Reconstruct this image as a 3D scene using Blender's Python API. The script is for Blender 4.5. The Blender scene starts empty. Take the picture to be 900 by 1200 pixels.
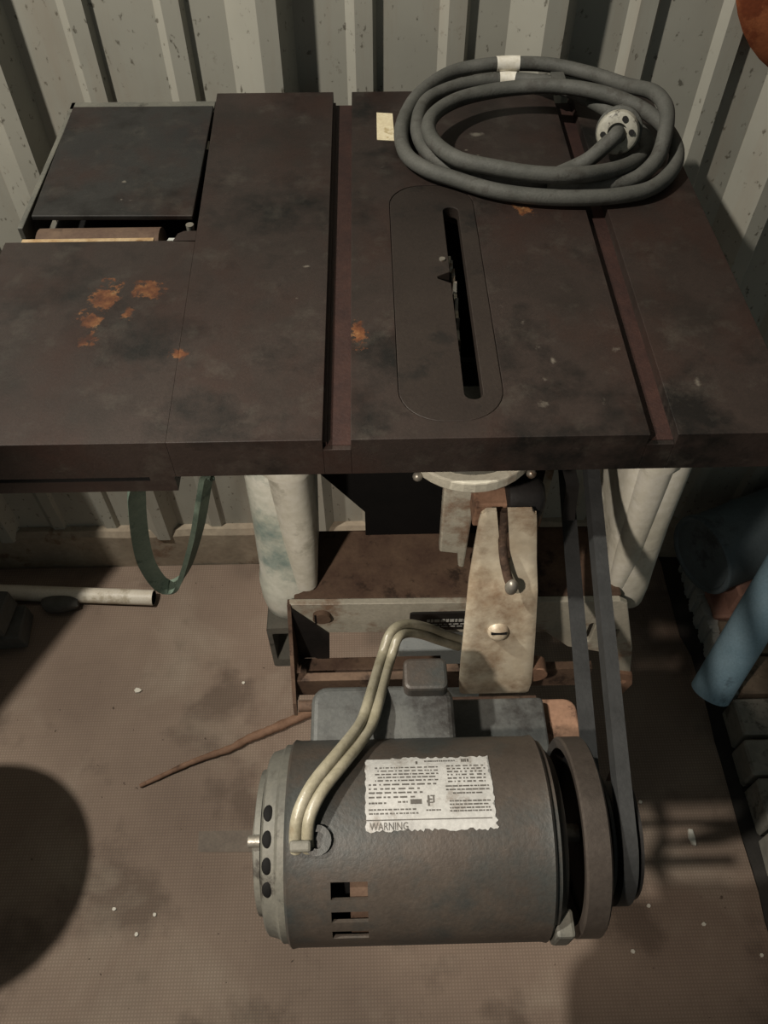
import bpy, bmesh, math, random
from mathutils import Vector, Matrix
random.seed(7)
S = bpy.context.scene
COL = S.collection
rad = math.radians

# ------------------------------------------------------------------ camera, world, lights, exposure
cd = bpy.data.cameras.new('camera'); cam = bpy.data.objects.new('camera', cd); COL.objects.link(cam)
cam.location = (0, 0, 1.44)
cam.rotation_euler = (rad(90 - 52.5), 0, rad(-1.3))
cd.sensor_fit = 'VERTICAL'; cd.sensor_height = 36.0; cd.lens = 950 / 1200 * 36.0
cd.clip_start = 0.02; cd.clip_end = 60
S.camera = cam
w = bpy.data.worlds.new('world'); S.world = w; w.use_nodes = True
bgn = w.node_tree.nodes['Background']
bgn.inputs[0].default_value = (0.53, 0.60, 0.58, 1); bgn.inputs[1].default_value = 0.11
S.view_settings.view_transform = 'Standard'; S.view_settings.look = 'None'
S.view_settings.gamma = 1.0; S.view_settings.use_curve_mapping = False
S.view_settings.exposure = 0.2

def lamp(name, loc, energy, color, size, kind='POINT'):
    d = bpy.data.lights.new(name, kind); d.energy = energy; d.color = color; d.shadow_soft_size = size
    o = bpy.data.objects.new(name, d); COL.objects.link(o); o.location = loc
    return o
lamp('ceiling_lamp', (-1.05, 0.35, 2.50), 150, (1.0, 0.95, 0.85), 0.03)
il = lamp('inspection_lamp', (-0.30, -0.10, 1.50), 26, (1.0, 0.88, 0.76), 0.02, 'SPOT')
il.data.spot_size = rad(52); il.data.spot_blend = 0.5
il.rotation_euler = (Vector((0.10, 0.40, 0.70)) - Vector(il.location)).to_track_quat('-Z', 'Y').to_euler()

# ------------------------------------------------------------------ helpers
ORG = {}
def tag(o, label=None, cat=None, group=None, kind=None):
    if label: o['label'] = label
    if cat: o['category'] = cat
    if group: o['group'] = group
    if kind: o['kind'] = kind
    return o
def thing(name, loc, label, cat, group=None):
    o = bpy.data.objects.new(name, None); COL.objects.link(o); o.location = loc
    o.empty_display_size = 0.05
    ORG[o.name] = Vector(loc)
    return tag(o, label, cat, group)
def obj(name, bm, m, parent=None, smooth=None, bevel=0, seg=2, org=None, label=None):
    """link a bmesh built in world coordinates as one mesh object"""
    L = ORG[parent.name] if parent else Vector(org or (0, 0, 0))
    bmesh.ops.translate(bm, vec=-L, verts=bm.verts)
    bmesh.ops.recalc_face_normals(bm, faces=bm.faces)
    me = bpy.data.meshes.new(name)
    if smooth:
        for f in bm.faces: f.smooth = True
        for e in bm.edges:
            if len(e.link_faces) == 2 and e.calc_face_angle(0) > rad(smooth): e.smooth = False
    bm.to_mesh(me); bm.free()
    o = bpy.data.objects.new(name, me); COL.objects.link(o)
    if m: me.materials.append(m)
    if parent: o.parent = parent
    elif org: o.location = org
    ORG[o.name] = L
    if bevel:
        b = o.modifiers.new('bevel', 'BEVEL'); b.width = bevel; b.segments = seg; b.limit_method = 'ANGLE'; b.angle_limit = rad(40)
    if label: o['label'] = label
    return o
def box(bm, x0, x1, y0, y1, z0, z1, M=None):
    vs = [bm.verts.new(p) for p in ((x0,y0,z0),(x1,y0,z0),(x1,y1,z0),(x0,y1,z0),(x0,y0,z1),(x1,y0,z1),(x1,y1,z1),(x0,y1,z1))]
    for q in ((0,3,2,1),(4,5,6,7),(0,1,5,4),(1,2,6,5),(2,3,7,6),(3,0,4,7)): bm.faces.new([vs[i] for i in q])
    if M: bmesh.ops.transform(bm, matrix=M, verts=vs)
    return vs
def B(*a, **k):
    bm = bmesh.new(); box(bm, *a, **k); return bm
XY = lambda a, b, c: (a, b, c)
YZ = lambda a, b, c: (c, a, b)      # outline in (y,z), extruded along x
XZ = lambda a, b, c: (a, c, b)      # outline in (x,z), extruded along y
def prism(bm, outer, c0, c1, holes=(), ax=XY):
    loops = [outer] + list(holes)
    tops = []; bots = []
    for lp in loops:
        tops.append([bm.verts.new(ax(a, b, c1)) for a, b in lp])
        bots.append([bm.verts.new(ax(a, b, c0)) for a, b in lp])
    for side in (tops, bots):
        if not holes:
            bm.faces.new(side[0])
        else:
            ed = []
            for lp in side:
                for i in range(len(lp)): ed.append(bm.edges.new((lp[i], lp[(i+1) % len(lp)])))
            bmesh.ops.triangle_fill(bm, use_beauty=True, use_dissolve=False, edges=ed)
    for t, b in zip(tops, bots):
        n = len(t)
        for i in range(n):
            j = (i+1) % n
            bm.faces.new((t[i], t[j], b[j], b[i]))
    return bm
def PR(*a, **k): return prism(bmesh.new(), *a, **k)
def rrect(x0, x1, y0, y1, r, n=6):
    out = []
    for cx, cy, a0 in ((x1-r, y1-r, 0), (x0+r, y1-r, 90), (x0+r, y0+r, 180), (x1-r, y0+r, 270)):
        for k in range(n+1):
            a = rad(a0 + 90*k/n); out.append((cx + r*math.cos(a), cy + r*math.sin(a)))
    return out
def circ(cx, cy, r, n=32, a0=0): return [(cx + r*math.cos(a0+2*math.pi*k/n), cy + r*math.sin(a0+2*math.pi*k/n)) for k in range(n)]
def frames(path):
    P = [Vector(p) for p in path]; T = []
    for i in range(len(P)):
        a = P[max(i-1, 0)]; b = P[min(i+1, len(P)-1)]; T.append((b-a).normalized())
    return P, T
def smooth_path(pts, sub=8, closed=False):
    P = [Vector(p) for p in pts]; n = len(P); out = []
    rng = range(n if closed else n-1)
    for i in rng:
        g = (lambda k: P[k % n]) if closed else (lambda k: P[min(max(k, 0), n-1)])
        p0, p1, p2, p3 = g(i-1), g(i), g(i+1), g(i+2)
        for s in range(sub):
            t = s/sub
            out.append(0.5*((2*p1) + (p2-p0)*t + (2*p0-5*p1+4*p2-p3)*t*t + (3*p1-p0-3*p2+p3)*t*t*t))
    if not closed: out.append(P[-1])
    return out
def sweep(bm, path, section, up=(0,0,1), closed=False, caps=True, scale=None):
    P, T = frames(path)
    if closed:
        n = len(P); T = [(P[(i+1) % n]-P[i-1]).normalized() for i in range(n)]
    u = Vector(up); rings = []
    for i, (p, t) in enumerate(zip(P, T)):
        s = t.cross(u)
        if s.length < 1e-4: s = t.orthogonal()
        s.normalize(); n2 = s.cross(t).normalized()
        k = scale[i] if scale else 1
        rings.append([bm.verts.new(p + s*a*k + n2*b*k) for a, b in section])
    m = len(section); L = len(rings)
    for i in range(L if closed else L-1):
        A = rings[i]; C = rings[(i+1) % L]
        for j in range(m):
            bm.faces.new((A[j], A[(j+1) % m], C[(j+1) % m], C[j]))
    if caps and not closed:
        bm.faces.new(rings[0]); bm.faces.new(rings[-1])
    return bm
def tube(bm, path, r, n=10, **k): return sweep(bm, path, circ(0, 0, r, n), **k)
def lathe_x(bm, prof, cy, cz, n=48, close=True):
    """profile of (x, r) revolved round the x axis at (cy, cz)"""
    rings = []
    for x, r in prof:
        rings.append([bm.verts.new((x, cy + r*math.cos(2*math.pi*k/n), cz + r*math.sin(2*math.pi*k/n))) for k in range(n)])
    for A, C in zip(rings, rings[1:]):
        for k in range(n): bm.faces.new((A[k], A[(k+1) % n], C[(k+1) % n], C[k]))
    if close: bm.faces.new(rings[0]); bm.faces.new(rings[-1])
    return bm
def rot_about(c, R): return Matrix.Translation(Vector(c)) @ R @ Matrix.Translation(-Vector(c))

# ------------------------------------------------------------------ materials
def hx(h):
    h = h.lstrip('#'); v = [int(h[i:i+2], 16)/255 for i in (0, 2, 4)]
    return tuple((c/12.92 if c <= .04045 else ((c+.055)/1.055)**2.4) for c in v) + (1,)
class NT:
    def __init__(s, name):
        s.m = bpy.data.materials.new(name); s.m.use_nodes = True
        s.t = s.m.node_tree; s.n = s.t.nodes; s.b = s.n['Principled BSDF']
        s.co = s.n.new('ShaderNodeTexCoord').outputs['Object']
    def ln(s, a, b): s.t.links.new(a, b)
    def put(s, x, inp):
        if isinstance(x, (int, float)): inp.default_value = x
        elif isinstance(x, tuple): inp.default_value = x
        else: s.ln(x, inp)
    def math(s, op, a, b=0.0, c=None, clamp=False):
        q = s.n.new('ShaderNodeMath'); q.operation = op; q.use_clamp = clamp
        s.put(a, q.inputs[0]); s.put(b, q.inputs[1])
        if c is not None: s.put(c, q.inputs[2])
        return q.outputs[0]
    def noise(s, scale, detail=4, rough=0.6, stretch=None, dist=0):
        q = s.n.new('ShaderNodeTexNoise'); q.inputs['Scale'].default_value = scale; q.inputs['Detail'].default_value = detail
        q.inputs['Roughness'].default_value = rough; q.inputs['Distortion'].default_value = dist
        co = s.co
        if stretch:
            mp = s.n.new('ShaderNodeMapping'); mp.inputs['Scale'].default_value = stretch; s.ln(co, mp.inputs[0]); co = mp.outputs[0]
        s.ln(co, q.inputs['Vector']); return q.outputs['Fac']
    def ramp(s, fac, stops):
        q = s.n.new('ShaderNodeValToRGB'); e = q.color_ramp.elements
        while len(e) < len(stops): e.new(0.5)
        for el, (p, c) in zip(e, stops): el.position = p; el.color = c if isinstance(c, tuple) else (c, c, c, 1)
        s.put(fac, q.inputs[0]); return q.outputs[0]
    def mix(s, f, a, b, blend='MIX'):
        q = s.n.new('ShaderNodeMix'); q.data_type = 'RGBA'; q.blend_type = blend
        s.put(f, q.inputs[0]); s.put(a, q.inputs[6]); s.put(b, q.inputs[7]); return q.outputs[2]
    def bump(s, h, strength=0.3, dist=0.002):
        q = s.n.new('ShaderNodeBump'); q.inputs['Strength'].default_value = strength; q.inputs['Distance'].default_value = dist
        s.ln(h, q.inputs['Height']); s.ln(q.outputs[0], s.b.inputs['Normal'])
    def xyz(s):
        q = s.n.new('ShaderNodeSeparateXYZ'); s.ln(s.co, q.inputs[0]); return q.outputs
    def out(s, col, rough=0.6, metal=0.0, spec=0.4):
        s.put(col, s.b.inputs['Base Color']); s.put(rough, s.b.inputs['Roughness']); s.put(metal, s.b.inputs['Metallic'])
        s.b.inputs['Specular IOR Level'].default_value = spec
        return s.m
def mat(name, a, b, scale=30, rough=0.6, metal=0.0, spec=0.4, over=None, over_scale=12, over_thr=(0.55, 0.62), bump=0.2, fine=300, stretch=None):
    k = NT(name)
    n1 = k.noise(scale, 6, 0.65, stretch)
    c = k.ramp(n1, [(0.32, hx(a)), (0.68, hx(b))])
    if over:
        n2 = k.noise(over_scale, 8, 0.7, stretch)
        f = k.ramp(n2, [(over_thr[0], 0.0), (over_thr[1], 1.0)])
        c = k.mix(f, c, hx(over))
    n3 = k.noise(fine, 3, 0.6)
    c = k.mix(0.35, c, k.ramp(n3, [(0.3, 0.35), (0.7, 0.65)]), 'OVERLAY')
    k.bump(n3, bump, 0.0012)
    return k.out(c, rough, metal, spec)

def table_mat(name, patches, specks, L, a, b):
    k = NT(name); x, y, z = k.xyz()
    big = k.noise(7, 6, 0.65); c = k.ramp(big, [(0.34, hx(a)), (0.5, hx(b)), (0.62, hx('#110f0d'))])
    red = k.noise(11, 5, 0.6, stretch=(1, 0.7, 1)); c = k.mix(k.ramp(red, [(0.47, 0.0), (0.68, 0.7)]), c, hx('#2e1d17'))
    grey = k.noise(26, 7, 0.7); c = k.mix(k.ramp(grey, [(0.54, 0.0), (0.72, 0.4)]), c, hx('#46423b'))
    edge = k.noise(70, 6, 0.75)
    hue = k.noise(55, 4, 0.6)
    f = None
    for (px, py, rx, ry, st) in patches:
        dx = k.math('DIVIDE', k.math('SUBTRACT', x, px-L[0]), rx); dy = k.math('DIVIDE', k.math('SUBTRACT', y, py-L[1]), ry)
        d = k.math('SQRT', k.math('ADD', k.math('MULTIPLY', dx, dx), k.math('MULTIPLY', dy, dy)))
        v = k.math('MULTIPLY', k.math('SUBTRACT', 1.25, d), st)
        f = v if f is None else k.math('MAXIMUM', f, v)
    if f is not None:
        v = k.math('ADD', f, k.math('MULTIPLY', k.math('SUBTRACT', edge, 0.5), 3.0))
        c = k.mix(k.ramp(v, [(0.42, 0.0), (0.62, 1.0)]), c, k.ramp(hue, [(0.36, hx('#371f15')), (0.5, hx('#57341f')), (0.62, hx('#6e4a2d')), (0.72, hx('#86704f'))]))
    g = None
    for (px, py, rx, ry, st) in specks:
        dx = k.math('DIVIDE', k.math('SUBTRACT', x, px-L[0]), rx); dy = k.math('DIVIDE', k.math('SUBTRACT', y, py-L[1]), ry)
        d = k.math('SQRT', k.math('ADD', k.math('MULTIPLY', dx, dx), k.math('MULTIPLY', dy, dy)))
        v = k.math('MULTIPLY', k.math('SUBTRACT', 1.3, d), st)
        g = v if g is None else k.math('MAXIMUM', g, v)
    if g is not None:
        v = k.math('ADD', g, k.math('MULTIPLY', k.math('SUBTRACT', edge, 0.5), 2.2))
        c = k.mix(k.ramp(v, [(0.45, 0.0), (0.9, 0.5)]), c, hx('#7d776c'))
    fine = k.noise(420, 3, 0.6); c = k.mix(0.35, c, k.ramp(fine, [(0.3, 0.35), (0.7, 0.65)]), 'OVERLAY')
    k.bump(fine, 0.15, 0.001)
    return k.out(c, k.ramp(big, [(0.3, 0.62), (0.7, 0.5)]), 0.15, 0.35)

TL = (0.08, 0.62, 0)
PATCH = [(-0.225,0.575,0.02,0.026,0.8),(-0.234,0.548,0.013,0.016,0.75),(-0.191,0.585,0.019,0.017,0.8),(-0.204,0.553,0.008,0.012,0.7),
         (-0.2315,0.5225,0.012,0.012,0.7),(-0.1545,0.502,0.013,0.009,0.62),(-0.0085,0.52,0.008,0.026,0.75),(0.152,0.70,0.022,0.02,0.42),
         (0.233-0.02,0.86,0.004,0.02,0.4)]
SPECK = [(0.118,0.842,0.009,0.006,0.8),(0.115,0.80,0.003,0.002,0.8),(0.104,0.81,0.003,0.002,0.7),(0.146,0.487,0.004,0.006,0.7),
         (0.131,0.44,0.008,0.006,0.5),(0.137,0.465,0.005,0.006,0.4),(0.136,0.503,0.005,0.006,0.4),(0.128,0.535,0.004,0.006,0.5),(0.113,0.555,0.004,0.006,0.4),
         (0.178,0.44,0.005,0.008,0.45),(0.255,0.458,0.004,0.012,0.6),(0.09,0.47,0.002,0.002,0.8),(0.20,0.50,0.012,0.01,0.3),(-0.243,0.68,0.003,0.003,0.6),
         (-0.232,0.665,0.002,0.002,0.7),(-0.236,0.69,0.012,0.004,0.35),(0.02,0.78,0.012,0.01,0.3),(-0.055,0.615,0.004,0.002,0.7),(-0.062,0.57,0.004,0.002,0.6),(0.06,0.55,0.02,0.015,0.25)]
M_TABLE = table_mat('cast_iron_table', PATCH, SPECK, TL, '#211b17', '#2c2420')
M_PLATE = table_mat('cast_iron_cover', [], [(-0.243,0.762,0.003,0.003,0.8),(-0.24,0.73,0.002,0.002,0.8),(-0.232,0.728,0.012,0.003,0.5)], TL, '#201f1e', '#272624')
M_GROOVE = mat('rusty_groove', '#251613', '#34201a', 40, 0.65, 0.1, bump=0.3)
M_THROAT = mat('throat_iron', '#221b17', '#2a231e', 14, 0.55, 0.15, over='#191512', over_scale=9)
M_DARK = mat('black_grime_and_shade', '#060606', '#0c0b0a', 40, 0.8, 0, 0.2)  # black for grimy parts and for shade in gaps and recesses
M_WHITE = mat('chipped_white_enamel', '#b9b6a6', '#d6d4c8', 14, 0.45, 0, 0.5, over='#8d8a78', over_scale=16, over_thr=(0.55, 0.7), bump=0.25, fine=120)
M_TEAL = mat('stained_white_enamel', '#a8aea0', '#cfcec3', 14, 0.45, 0, 0.5, over='#738580', over_scale=11, over_thr=(0.5, 0.66), bump=0.25, fine=120)
M_FLANGE = mat('worn_grey_enamel', '#9a9789', '#b3afa0', 18, 0.5, 0, 0.5, over='#7c6553', over_scale=14, over_thr=(0.5, 0.62))
M_STRAP = mat('worn_cream_plate', '#b3a68f', '#cbc3af', 20, 0.42, 0.1, 0.5, over='#7a614a', over_scale=13, over_thr=(0.47, 0.68), fine=90)
M_RUST = mat('brown_rust', '#47362d', '#625041', 24, 0.8, 0, 0.3, over='#33271f', over_scale=16)
M_RUSTPALE = mat('pale_rust', '#6c5241', '#8a6c58', 30, 0.8, 0, 0.3, over='#523d31', over_scale=22)
M_MOTOR = mat('greasy_motor_paint', '#342e29', '#474039', 12, 0.5, 0.1, 0.45, over='#333533', over_scale=11, over_thr=(0.46, 0.62), bump=0.25)
M_BELL = mat('dusty_motor_end', '#4c4c47', '#66645b', 18, 0.6, 0.1, 0.4, over='#36332e', over_scale=20)
M_BOX = mat('grey_capacitor_paint', '#3f4140', '#565754', 16, 0.5, 0.1, 0.45, over='#2c2a28', over_scale=14, over_thr=(0.48, 0.6))
M_DISC = mat('worn_steel_wheel', '#3a342f', '#4b443e', 20, 0.45, 0.35, 0.5, over='#3b3530', over_scale=14)
M_BELT = mat('black_rubber_belt', '#1f2020', '#2b2c2c', 30, 0.6, 0, 0.4)
M_CORD = mat('grey_rubber_cord', '#454540', '#55544f', 40, 0.7, 0, 0.35, over='#44423d', over_scale=60, fine=500, bump=0.3)
M_TWIN = mat('grey_plastic_cable', '#77725f', '#928d7c', 40, 0.35, 0, 0.5, over='#6b5a45', over_scale=22, over_thr=(0.6, 0.75))
M_LABEL = mat('white_foil_label', '#8f8f8c', '#a6a6a3', 30, 0.4, 0, 0.5, over='#77716a', over_scale=55, over_thr=(0.54, 0.66))
M_INK = mat('label_ink', '#3f3c38', '#55524d', 60, 0.6)
M_STEEL = mat('dull_steel', '#77736a', '#938e84', 30, 0.4, 0.6, over='#5c4c3d', over_scale=40)
M_BRASS = mat('knife_edge', '#b9976f', '#d9c09a', 60, 0.35, 0.6, over='#8a6a48', over_scale=50)
M_PLUG = mat('mottled_plug_body', '#8f8b7e', '#aaa699', 40, 0.55, 0, 0.45, over='#46423b', over_scale=75, over_thr=(0.55, 0.62))
M_BLACKPL = mat('black_plastic_and_shade', '#161514', '#22201f', 30, 0.5)
M_TAPE = mat('masking_tape', '#c2b493', '#d3c8ab', 30, 0.7, over='#a4936f', over_scale=40)
M_GREENBELT = mat('dusty_green_belt', '#5b6a5e', '#6c7a6c', 40, 0.7, over='#4b5a50', over_scale=30)
M_PVC = mat('white_pvc', '#c9bfae', '#d8cfbf', 12, 0.45, over='#b3a792', over_scale=14)
M_BLUEPIPE = mat('blue_grey_pipe', '#7d9cad', '#93b0bf', 10, 0.5, over='#5e7480', over_scale=8)
M_DRUM = mat('dark_drum', '#4a5356', '#59656a', 10, 0.55, over='#3b4144', over_scale=8)
M_ORANGE = mat('orange_rust', '#7a4224', '#945532', 22, 0.75, over='#6e351a', over_scale=18)
M_CHIP = mat('pale_chip', '#c4bdae', '#ddd8cc', 90, 0.6)
M_PLINTH = mat('dusty_concrete', '#8d7f6e', '#a39683', 10, 0.85, over='#7b6553', over_scale=9, bump=0.5, fine=90)
M_SLAB = mat('dark_concrete', '#2c2926', '#3a3632', 10, 0.9, bump=0.5)
M_STONE = mat('grey_stone', '#4a4844', '#5c5a55', 20, 0.85, bump=0.6, fine=60)
M_PALE = mat('pale_paint_scrap', '#9fa09a', '#b3b4ae', 30, 0.5)
M_STAND = mat('pale_blue_white_paint', '#b9c4c6', '#cfd8d8', 12, 0.5, over='#8f9a9a', over_scale=9)
BRICKM = [mat('weathered_brick_%s' % c, a, b, 16, 0.9, 0, 0.3, over=o, over_scale=18, bump=0.6, fine=70) for c, a, b, o in
          (('grey', '#77736a', '#8d887d', '#5c5850'), ('brown', '#6f6152', '#857665', '#544a40'), ('pink', '#8e6a5c', '#a07b6b', '#6e5a50'), ('pale', '#a59c8b', '#b9b09e', '#7c7364'))]

def wall_mat():
    k = NT('painted_steel_cladding')
    c = k.ramp(k.noise(4, 5, 0.6), [(0.3, hx('#98958a')), (0.7, hx('#aaa79b'))])
    d = k.noise(38, 6, 0.75); c = k.mix(k.ramp(d, [(0.63, 0.0), (0.72, 0.55)]), c, hx('#6d6557'))
    d2 = k.noise(110, 3, 0.6, stretch=(1, 1, 0.7)); c = k.mix(k.ramp(d2, [(0.63, 0.0), (0.70, 0.75)]), c, hx('#4c473c'))
    d3 = k.noise(5, 6, 0.65, stretch=(3, 1, 0.35)); c = k.mix(k.ramp(d3, [(0.5, 0.0), (0.8, 0.5)]), c, hx('#8f7a66'))
    k.bump(d, 0.08, 0.001)
    return k.out(c, 0.5, 0, 0.45)
M_WALL = wall_mat()
def hardboard_mat():
    k = NT('mesh_backed_hardboard'); x, y, z = k.xyz()
    p = 2*math.pi/0.0050
    wx = k.math('SINE', k.math('MULTIPLY', x, p)); wy = k.math('SINE', k.math('MULTIPLY', y, p))
    weave = k.math('ADD', k.math('MULTIPLY', k.math('MULTIPLY', wx, wy), 0.2), k.math('ADD', k.math('MULTIPLY', wx, 0.15), k.math('MULTIPLY', wy, 0.15)))
    weave = k.math('ADD', weave, 0.5)
    c = k.ramp(k.noise(3.2, 6, 0.6), [(0.3, hx('#716054')), (0.7, hx('#8b796a'))])
    st = k.noise(5.5, 5, 0.55); c = k.mix(k.ramp(st, [(0.53, 0.0), (0.62, 0.5)]), c, hx('#473a30'))
    pale = k.noise(4.5, 5, 0.6, dist=0.5); c = k.mix(k.ramp(pale, [(0.52, 0.0), (0.7, 0.45)]), c, hx('#9d9080'))
    sp = k.noise(90, 2, 0.5); c = k.mix(k.ramp(sp, [(0.73, 0.0), (0.77, 0.8)]), c, hx('#3a2c22'))
    c = k.mix(0.6, c, k.ramp(weave, [(0.05, 0.2), (0.75, 0.6)]), 'OVERLAY')
    k.bump(weave, 0.25, 0.0008)
    return k.out(c, 0.75, 0, 0.3)
M_HARD = hardboard_mat()

# ------------------------------------------------------------------ setting
tag(obj('floor', B(-3.2, 3.2, -2.2, 1.30, -0.06, -0.0062), M_SLAB), kind='structure')
# corrugated cladding: wide ribs with two small ribs in each pan
YP = 0.992; DB = 0.026; DS = 0.0075
def rib_profile():
    prof = []
    per = 0.3165
    for i in range(-6, 8):
        o = i*per
        for dx, dy in ((-0.0945, DB), (-0.0790, 0), (-0.021, 0), (-0.0105, DS), (0.0095, DS), (0.0140, 0), (0.0845, 0), (0.0945, DS), (0.1145, DS), (0.1190, 0), (0.1630, 0), (0.2000, DB)):
            prof.append((o+dx, YP-dy))
    return prof
def wall_back():
    bm = bmesh.new(); pr = rib_profile()
    f0 = [bm.verts.new((x, y, 0.10)) for x, y in pr]; f1 = [bm.verts.new((x, y, 2.7)) for x, y in pr]
    g0 = [bm.verts.new((x, y+0.004, 0.10)) for x, y in pr]; g1 = [bm.verts.new((x, y+0.004, 2.7)) for x, y in pr]
    for i in range(len(pr)-1):
        bm.faces.new((f0[i], f0[i+1], f1[i+1], f1[i])); bm.faces.new((g0[i], g1[i], g1[i+1], g0[i+1]))
        bm.faces.new((f0[i], g0[i], g0[i+1], f0[i+1])); bm.faces.new((f1[i], f1[i+1], g1[i+1], g1[i]))
    return bm
tag(obj('wall_back', wall_back(), M_WALL), kind='structure')
def plinth():
    bm = bmesh.new(); n = 90; rows = []
    for i in range(n+1):
        x = -2.2 + 4.6*i/n; j = random.uniform(-0.003, 0.003)
        rows.append([bm.verts.new(q) for q in ((x, 0.974+j, -0.006), (x, 0.972+j, 0.105), (x, 0.979+j, 0.118), (x, 1.06, 0.120), (x, 1.06, -0.006))])
    for a, b in zip(rows, rows[1:]):
        for k in range(5): bm.faces.new((a[k], a[(k+1) % 5], b[(k+1) % 5], b[k]))
    bm.faces.new(rows[0]); bm.faces.new(rows[-1]); return bm
tag(obj('baseboard_back', plinth(), M_PLINTH), kind='structure')
def sheet():
    ed = []
    for i in range(60):
        y = -1.6 + 2.55*i/59; ed.append((0.622 + random.uniform(-0.002, 0.002) - 0.01*(y > 0.75), y))
    return PR([(-2.0, -1.6)] + ed + [(0.61, 0.971), (-2.0, 0.971)], -0.0062, 0.0)
tag(obj('floor_sheet', sheet(), M_HARD), 'brown mesh-backed hardboard sheet covering the floor under the saw', 'floor sheet')

# ------------------------------------------------------------------ the table saw
saw = thing('table_saw', TL, 'old cast iron table saw with rusty brown top and chipped white enamel legs', 'table saw')
Z1 = 1.0; ZB = 0.9612
def seam(y): return -0.151 - (y-0.405)/(0.94-0.405)*0.017
top = bmesh.new()
prism(top, [(seam(0.405), 0.405), (-0.0362, 0.405), (-0.0362, 0.94), (seam(0.94), 0.94)], ZB, Z1)
prism(top, [(-0.0153, 0.405), (0.2062, 0.405), (0.2118, 0.925), (0.2118, 0.94), (-0.0153, 0.94)], ZB, Z1, holes=[rrect(0.0212, 0.1028, 0.4222, 0.7448, 0.034, 8)])
prism(top, [(0.2270, 0.405), (0.322, 0.405), (0.322, 0.94), (0.2328, 0.94)], ZB, Z1)
box(top, -0.0362, -0.0153, 0.405, 0.4095, ZB, 0.9893); prism(top, [(0.2062, 0.405), (0.2270, 0.405), (0.2271, 0.4095), (0.2063, 0.4095)], ZB, 0.9893)
tt = obj('table_top', top, M_TABLE, saw, bevel=0.0005)
g = bmesh.new(); box(g, -0.0362, -0.0153, 0.4095, 0.93, ZB, 0.9895)
box(g, -0.0362, -0.0335, 0.4095, 0.93, 0.9895, 0.9925); obj('mitre_groove', g, M_GROOVE, saw, label='rusty red mitre groove left of the blade slot')
g = bmesh.new(); prism(g, [(0.2063, 0.4095), (0.2271, 0.4095), (0.2328, 0.93), (0.2118, 0.93)], ZB, 0.9895); obj('mitre_groove', g, M_GROOVE, saw, label='rusty red mitre groove near the right edge')
th = rrect(0.0216, 0.1024, 0.4226, 0.7444, 0.0337, 8)
sl = rrect(0.0722, 0.0868, 0.4455, 0.706, 0.0068, 5)
# small V notch in the left side of the slot
sl2 = []
for i, (x, y) in enumerate(sl):
    sl2.append((x, y))
    nx = sl[(i+1) % len(sl)]
    if abs(x-0.0722) < 1e-6 and abs(nx[0]-0.0722) < 1e-6 and abs(y-nx[1]) > 0.1:
        sl2 += [(0.0722, 0.605), (0.0605, 0.5985), (0.061, 0.5955), (0.0722, 0.589)]
tp = obj('throat_plate', PR(th, 0.9885, 0.9997, holes=[sl2]), M_THROAT, saw, bevel=0.0006)
obj('insert_screw', PR(circ(0.0665, 0.6225, 0.0028, 12), 0.9960, 1.0012), M_STEEL, tp)
# blade seen down in the slot
bl = []
nT = 36
for k in range(nT):
    a = 2*math.pi*k/nT; b = 2*math.pi*(k+0.35)/nT; c = 2*math.pi*(k+0.8)/nT
    for ang, r in ((a, 0.121), (b, 0.113), (c, 0.114)): bl.append((0.60 + r*math.cos(ang), 0.872 + r*math.sin(ang)))
obj('saw_blade', PR(bl, 0.0755, 0.0783, ax=YZ), M_STEEL, saw)
# table edge apron underneath
ap = bmesh.new(); box(ap, -0.14, 0.318, 0.4085, 0.418, 0.9595, ZB+0.001); obj('table_rib', ap, M_DARK, saw)

# left wing: planer bed with a cutter head opening
wl = -0.333
wing = bmesh.new()
prism(wing, [(wl, 0.405), (seam(0.405), 0.405), (seam(0.655), 0.655), (-0.1795, 0.656), (-0.1795, 0.657), (-0.333, 0.657)], ZB, Z1)
prism(wing, [(-0.1795, 0.657), (seam(0.6565), 0.657), (seam(0.672), 0.672), (-0.171, 0.672), (-0.1765, 0.668)], ZB, Z1)
ew = obj('planer_bed', wing, M_TABLE, saw, bevel=0.0002)
ap = bmesh.new()
box(ap, -0.345, -0.1525, 0.4055, 0.44, 0.9440, 0.9565)
box(ap, -0.1715, -0.1525, 0.4052, 0.44, 0.9565, 0.9615)
obj('front_lip', ap, M_TABLE, ew)
obj('lip_slot_shade', B(-0.345, -0.1716, 0.4056, 0.44, 0.9550, 0.9575), M_DARK, ew)  # dark strip imitating the shaded gap above the lip
cov = obj('cover_plate', PR([(-0.3215, 0.7035), (-0.1672, 0.7005), (-0.1700, 0.9165), (-0.3265, 0.9175)], 0.9925, 0.9975), M_PLATE, saw, bevel=0.001)
fr = bmesh.new()
box(fr, -0.3330, -0.3275, 0.69, 0.936, 0.955, 0.9935); box(fr, -0.3330, -0.170, 0.9195, 0.936, 0.955, 0.9935); box(fr, -0.1692, -0.1645, 0.72, 0.93, 0.95, 0.978)
obj('cover_frame', fr, M_BELL, saw, bevel=0.001, label='grey painted frame round the dark cover plate')
obj('bed_casting', B(-0.329, -0.168, 0.655, 0.92, 0.930, 0.945), M_DARK, saw)
ch = bmesh.new(); lathe_x(ch, [(-0.312, 0.0225), (-0.197, 0.0225)], 0.6815, 0.9715, 28); ch_o = obj('cutter_head', ch, M_RUST, saw, smooth=40)
ck = bmesh.new(); box(ck, -0.3195, -0.1985, 0.6575, 0.6640, 0.985, 0.9985); obj('planer_knife', ck, M_BRASS, ch_o, label='bright bronze coloured knife edge')
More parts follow.
